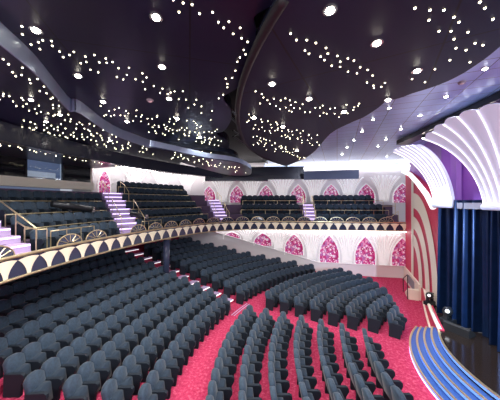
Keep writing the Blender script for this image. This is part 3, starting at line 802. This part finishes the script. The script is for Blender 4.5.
# dark trusses in the gap between the panels
for i, (a, b) in enumerate([((.15,5.2),(.05,6.6)), ((-1.1,8.6),(-.5,10.8)), ((-.9,12.6),(.6,17.0)), ((.4,17.0),(1.6,21.5))]):
    t = thing('ceiling_truss', 'dark lighting truss in the gap between ceiling panels, %s nearest' % ORD[i+1], 'truss', (a[0], a[1], 9.75), 0, 'trusses in the ceiling gap')
    for dz in (0, .3): MB().tube([(a[0],a[1],9.75+dz), (b[0],b[1],9.75+dz)], .05, 6).build('chord', M['dark'], t)
    zz = MB()
    for j in range(7):
        p = [a[0]+(b[0]-a[0])*j/6, a[1]+(b[1]-a[1])*j/6, 9.75+(.3 if j % 2 else 0)]
        if j: zz.tube([prev, p], .025, 5)
        prev = p
    zz.build('lattice', M['dark'], t)
# star lights
bands = [
 (ZP2,'upper left panel',[(20,32),(60,52),(110,68),(165,92),(212,112)],11,62), (ZP2,'upper left panel',[(100,109),(150,119),(190,126),(222,137)],8,75),
 (ZP2,'upper left panel',[(172,4),(205,14),(232,28),(247,44),(238,66),(226,84),(214,108)],9,46), (ZP2,'upper left panel',[(150,128),(190,136),(222,147)],7,50),
 (ZP1,'right panel',[(291,36),(318,50),(345,64),(385,86)],10,36), (ZP1,'right panel',[(254,95),(290,105),(330,114),(360,104)],8,55),
 (ZP1,'right panel',[(247,120),(285,131),(318,141)],8,75), (ZP1,'right panel',[(254,140),(285,150),(303,156)],6,50),
 (ZP3,'low left panel',[(2,56),(35,84),(60,104)],8,26), (ZP3,'low left panel',[(0,95),(50,114),(100,133),(135,144)],8,60), (ZP3,'low left panel',[(20,124),(60,132),(110,143),(160,151)],6,80),
 (8.6,'lowest lobe',[(168,154),(205,162),(243,171)],4,50), (9.35,'small lobe',[(175,150),(205,154),(232,160)],5,40),
]
exact = [(415,8),(430,10),(444,10),(454,17),(459,22),(451,31),(439,31),(468,32),(454,39),(456,48),(466,50),(475,43),(483,45),(450,60),(470,62),(435,69),(425,82),(412,79),(480,2),(485,8),(493,19),(429,20)]
inside = lambda p, poly: sum(((poly[i][1] > p[1]) != (poly[i-1][1] > p[1])) and p[0] < (poly[i-1][0]-poly[i][0])*(p[1]-poly[i][1])/(poly[i-1][1]-poly[i][1])+poly[i][0] for i in range(len(poly))) % 2 == 1
polys = {'upper left panel': p2o, 'right panel': disc, 'low left panel': p3o}
stars = []
for z, nm, pl_, wid, n in bands:
    cl = [0]
    for a, b in zip(pl_[:-1], pl_[1:]): cl.append(cl[-1]+math.hypot(b[0]-a[0], b[1]-a[1]))
    for q in range(n):
        s = cl[-1]*(q+random.random())/n; i = 0
        while i < len(cl)-2 and cl[i+1] < s: i += 1
        f = (s-cl[i])/(cl[i+1]-cl[i]); x = pl_[i][0]+(pl_[i+1][0]-pl_[i][0])*f; y = pl_[i][1]+(pl_[i+1][1]-pl_[i][1])*f
        y += random.uniform(-wid, wid)*.8; x += random.uniform(-3, 3)
        if y > 176: continue
        p = un(x, y, z)
        if nm in polys and not inside(p, polys[nm]): continue
        if any((p[0]-s_[0][0])**2+(p[1]-s_[0][1])**2 < .02 for s_ in stars): continue
        stars.append((p, nm))
for x, y in exact:
    p = un(x, y, ZP1)
    if inside(p, disc): stars.append((p, 'right panel'))
for q in range(46):
    stars.append((pol(21.75+.8*random.random(), 2+21*(q+random.random())/46, 8.62), 'soffit before the booth'))
stars.sort(key=lambda s: s[0][0]**2+s[0][1]**2)
sm = MB().dome((0,0,0), .019, True, 6, 2).mesh('star_light', M['star'])
for p, nm in stars[:300]:
    o = bpy.data.objects.new('star_light', sm); col.objects.link(o); o.location = p
    tag(o, 'tiny pin-point star light in the dark ceiling, in the '+nm, 'star light', 'star lights in the '+nm)
if len(stars) > 300:
    m = MB()
    for p, nm in stars[300:]: m.dome(p, .022, True, 6, 2)
    tag(m.build('star_light', M['star']), 'farthest tiny star lights scattered over the dark ceiling panels', 'star lights', kind='stuff')
# downlights
def spot(p, e, c, ang=130, r=.05):
    l = bpy.data.lights.new('downlight_or_added_spot', 'SPOT'); l.energy = e; l.color = c; l.spot_size = R_(ang); l.spot_blend = .6; l.shadow_soft_size = r
    o = bpy.data.objects.new('downlight_or_added_spot', l); col.objects.link(o); o.location = p; return o
def downs(lst, z, nm, e, sz=.09):
    L = sorted([un(x, y, z) for x, y in lst], key=lambda p: p[1])
    for i, p in enumerate(L):
        t = thing('downlight', 'bright round recessed downlight in the %s, %s nearest' % (nm, ORD[i+1]), 'ceiling light', p, 0, 'downlights in the '+nm)
        MB().cyl((p[0],p[1],z-.03), sz*1.25, .03, 16).build('trim_ring', M['chrome'], t)
        MB().dome((p[0],p[1],z-.025), sz*.8, True, 12, 4, .6).build('lens', M['lamp'], t, True)
        spot((p[0], p[1], z-.16), e, (1,.95,.88))
downs([(330,9),(377,42),(417,70),(388,99),(272,83),(309,98),(344,111),(254,117),(283,126),(297,150)], ZP1, 'large right panel', 360)
downs([(156,16),(162,66),(169,98),(36,29),(78,75),(103,101),(127,121),(177,118),(200,137)], ZP2, 'upper left panel', 360)
downs([(31,99),(60,114),(46,121),(110,140)], ZP3, 'low left panel', 200, .07)
downs([(446,96),(420,115),(389,99.6+8),(373,119),(362,131),(401,128.5),(354,140),(347,147),(342,154),(386,139),(378,146),(387,156),(485,68)], ZTI, 'pale tiled ceiling', 110, .075)
for i, (x, y, z) in enumerate([(150,100,ZP2), (462,82,ZTI)]):
    p = un(x, y, z); t = thing('smoke_detector', ('small round smoke detector on the upper left ceiling panel', 'small round smoke detector on the pale tiled ceiling')[i], 'detector', p)
    MB().cyl((p[0],p[1],p[2]-.05), .09, .05, 14, .11).build('housing', M['grey'], t); MB().dome((p[0],p[1],p[2]-.05), .06, True, 10, 3, .5).build('sensor', M['white'], t)
# ------------------------------------------------------------------ more light
def area(p, target, e, c, sx, sy):
    l = bpy.data.lights.new('added_fill', 'AREA'); l.shape = 'RECTANGLE'; l.size = sx; l.size_y = sy; l.energy = e; l.color = c
    o = bpy.data.objects.new('added_fill', l); col.objects.link(o); o.location = p
    o.rotation_euler = (Vector(target)-Vector(p)).to_track_quat('-Z', 'Y').to_euler(); return o
s = spot((6.8, 12.2, 8.4), 1000, (.55,.72,1), 62); s.rotation_euler = (Vector((9.5,9.0,3))-s.location).to_track_quat('-Z','Y').to_euler()  # added blue spot for the curtain, not one of the downlights
s = spot((7.7, 3.6, 4.6), 3200, (.55,.75,1), 60); s.rotation_euler = (Vector((9.5,9.6,3.4))-s.location).to_track_quat('-Z','Y').to_euler()  # added off-frame spot, grazes the curtain folds to streak them with light
area((-4, -5, 9.0), (-2, 9, 1), 900, (1,.97,.95), 6, 3)  # added fill behind the camera for the stalls
area((9, -5, 8.5), (7.5, 10, 7), 800, (.9,.93,1), 4, 3)  # added fill behind the camera, brightens the shells
w = bpy.data.worlds.new('world'); bpy.context.scene.world = w; w.use_nodes = True
w.node_tree.nodes['Background'].inputs['Color'].default_value = (.80,.86,1,1); w.node_tree.nodes['Background'].inputs['Strength'].default_value = .5
# ------------------------------------------------------------------ camera
cam = bpy.data.cameras.new('camera'); cam.lens = F/500*36; cam.sensor_width = 36; cam.sensor_fit = 'HORIZONTAL'; cam.shift_y = (HY-200)/500
cam.clip_start = .05
co = bpy.data.objects.new('camera', cam); col.objects.link(co); co.location = (0,0,EYE); co.rotation_euler = (PI/2,0,0)
sc = bpy.context.scene; sc.camera = co
sc.view_settings.view_transform = 'Standard'; sc.view_settings.exposure = 0.0
print('SEATS', len(ranked), 'STARS', len(stars))
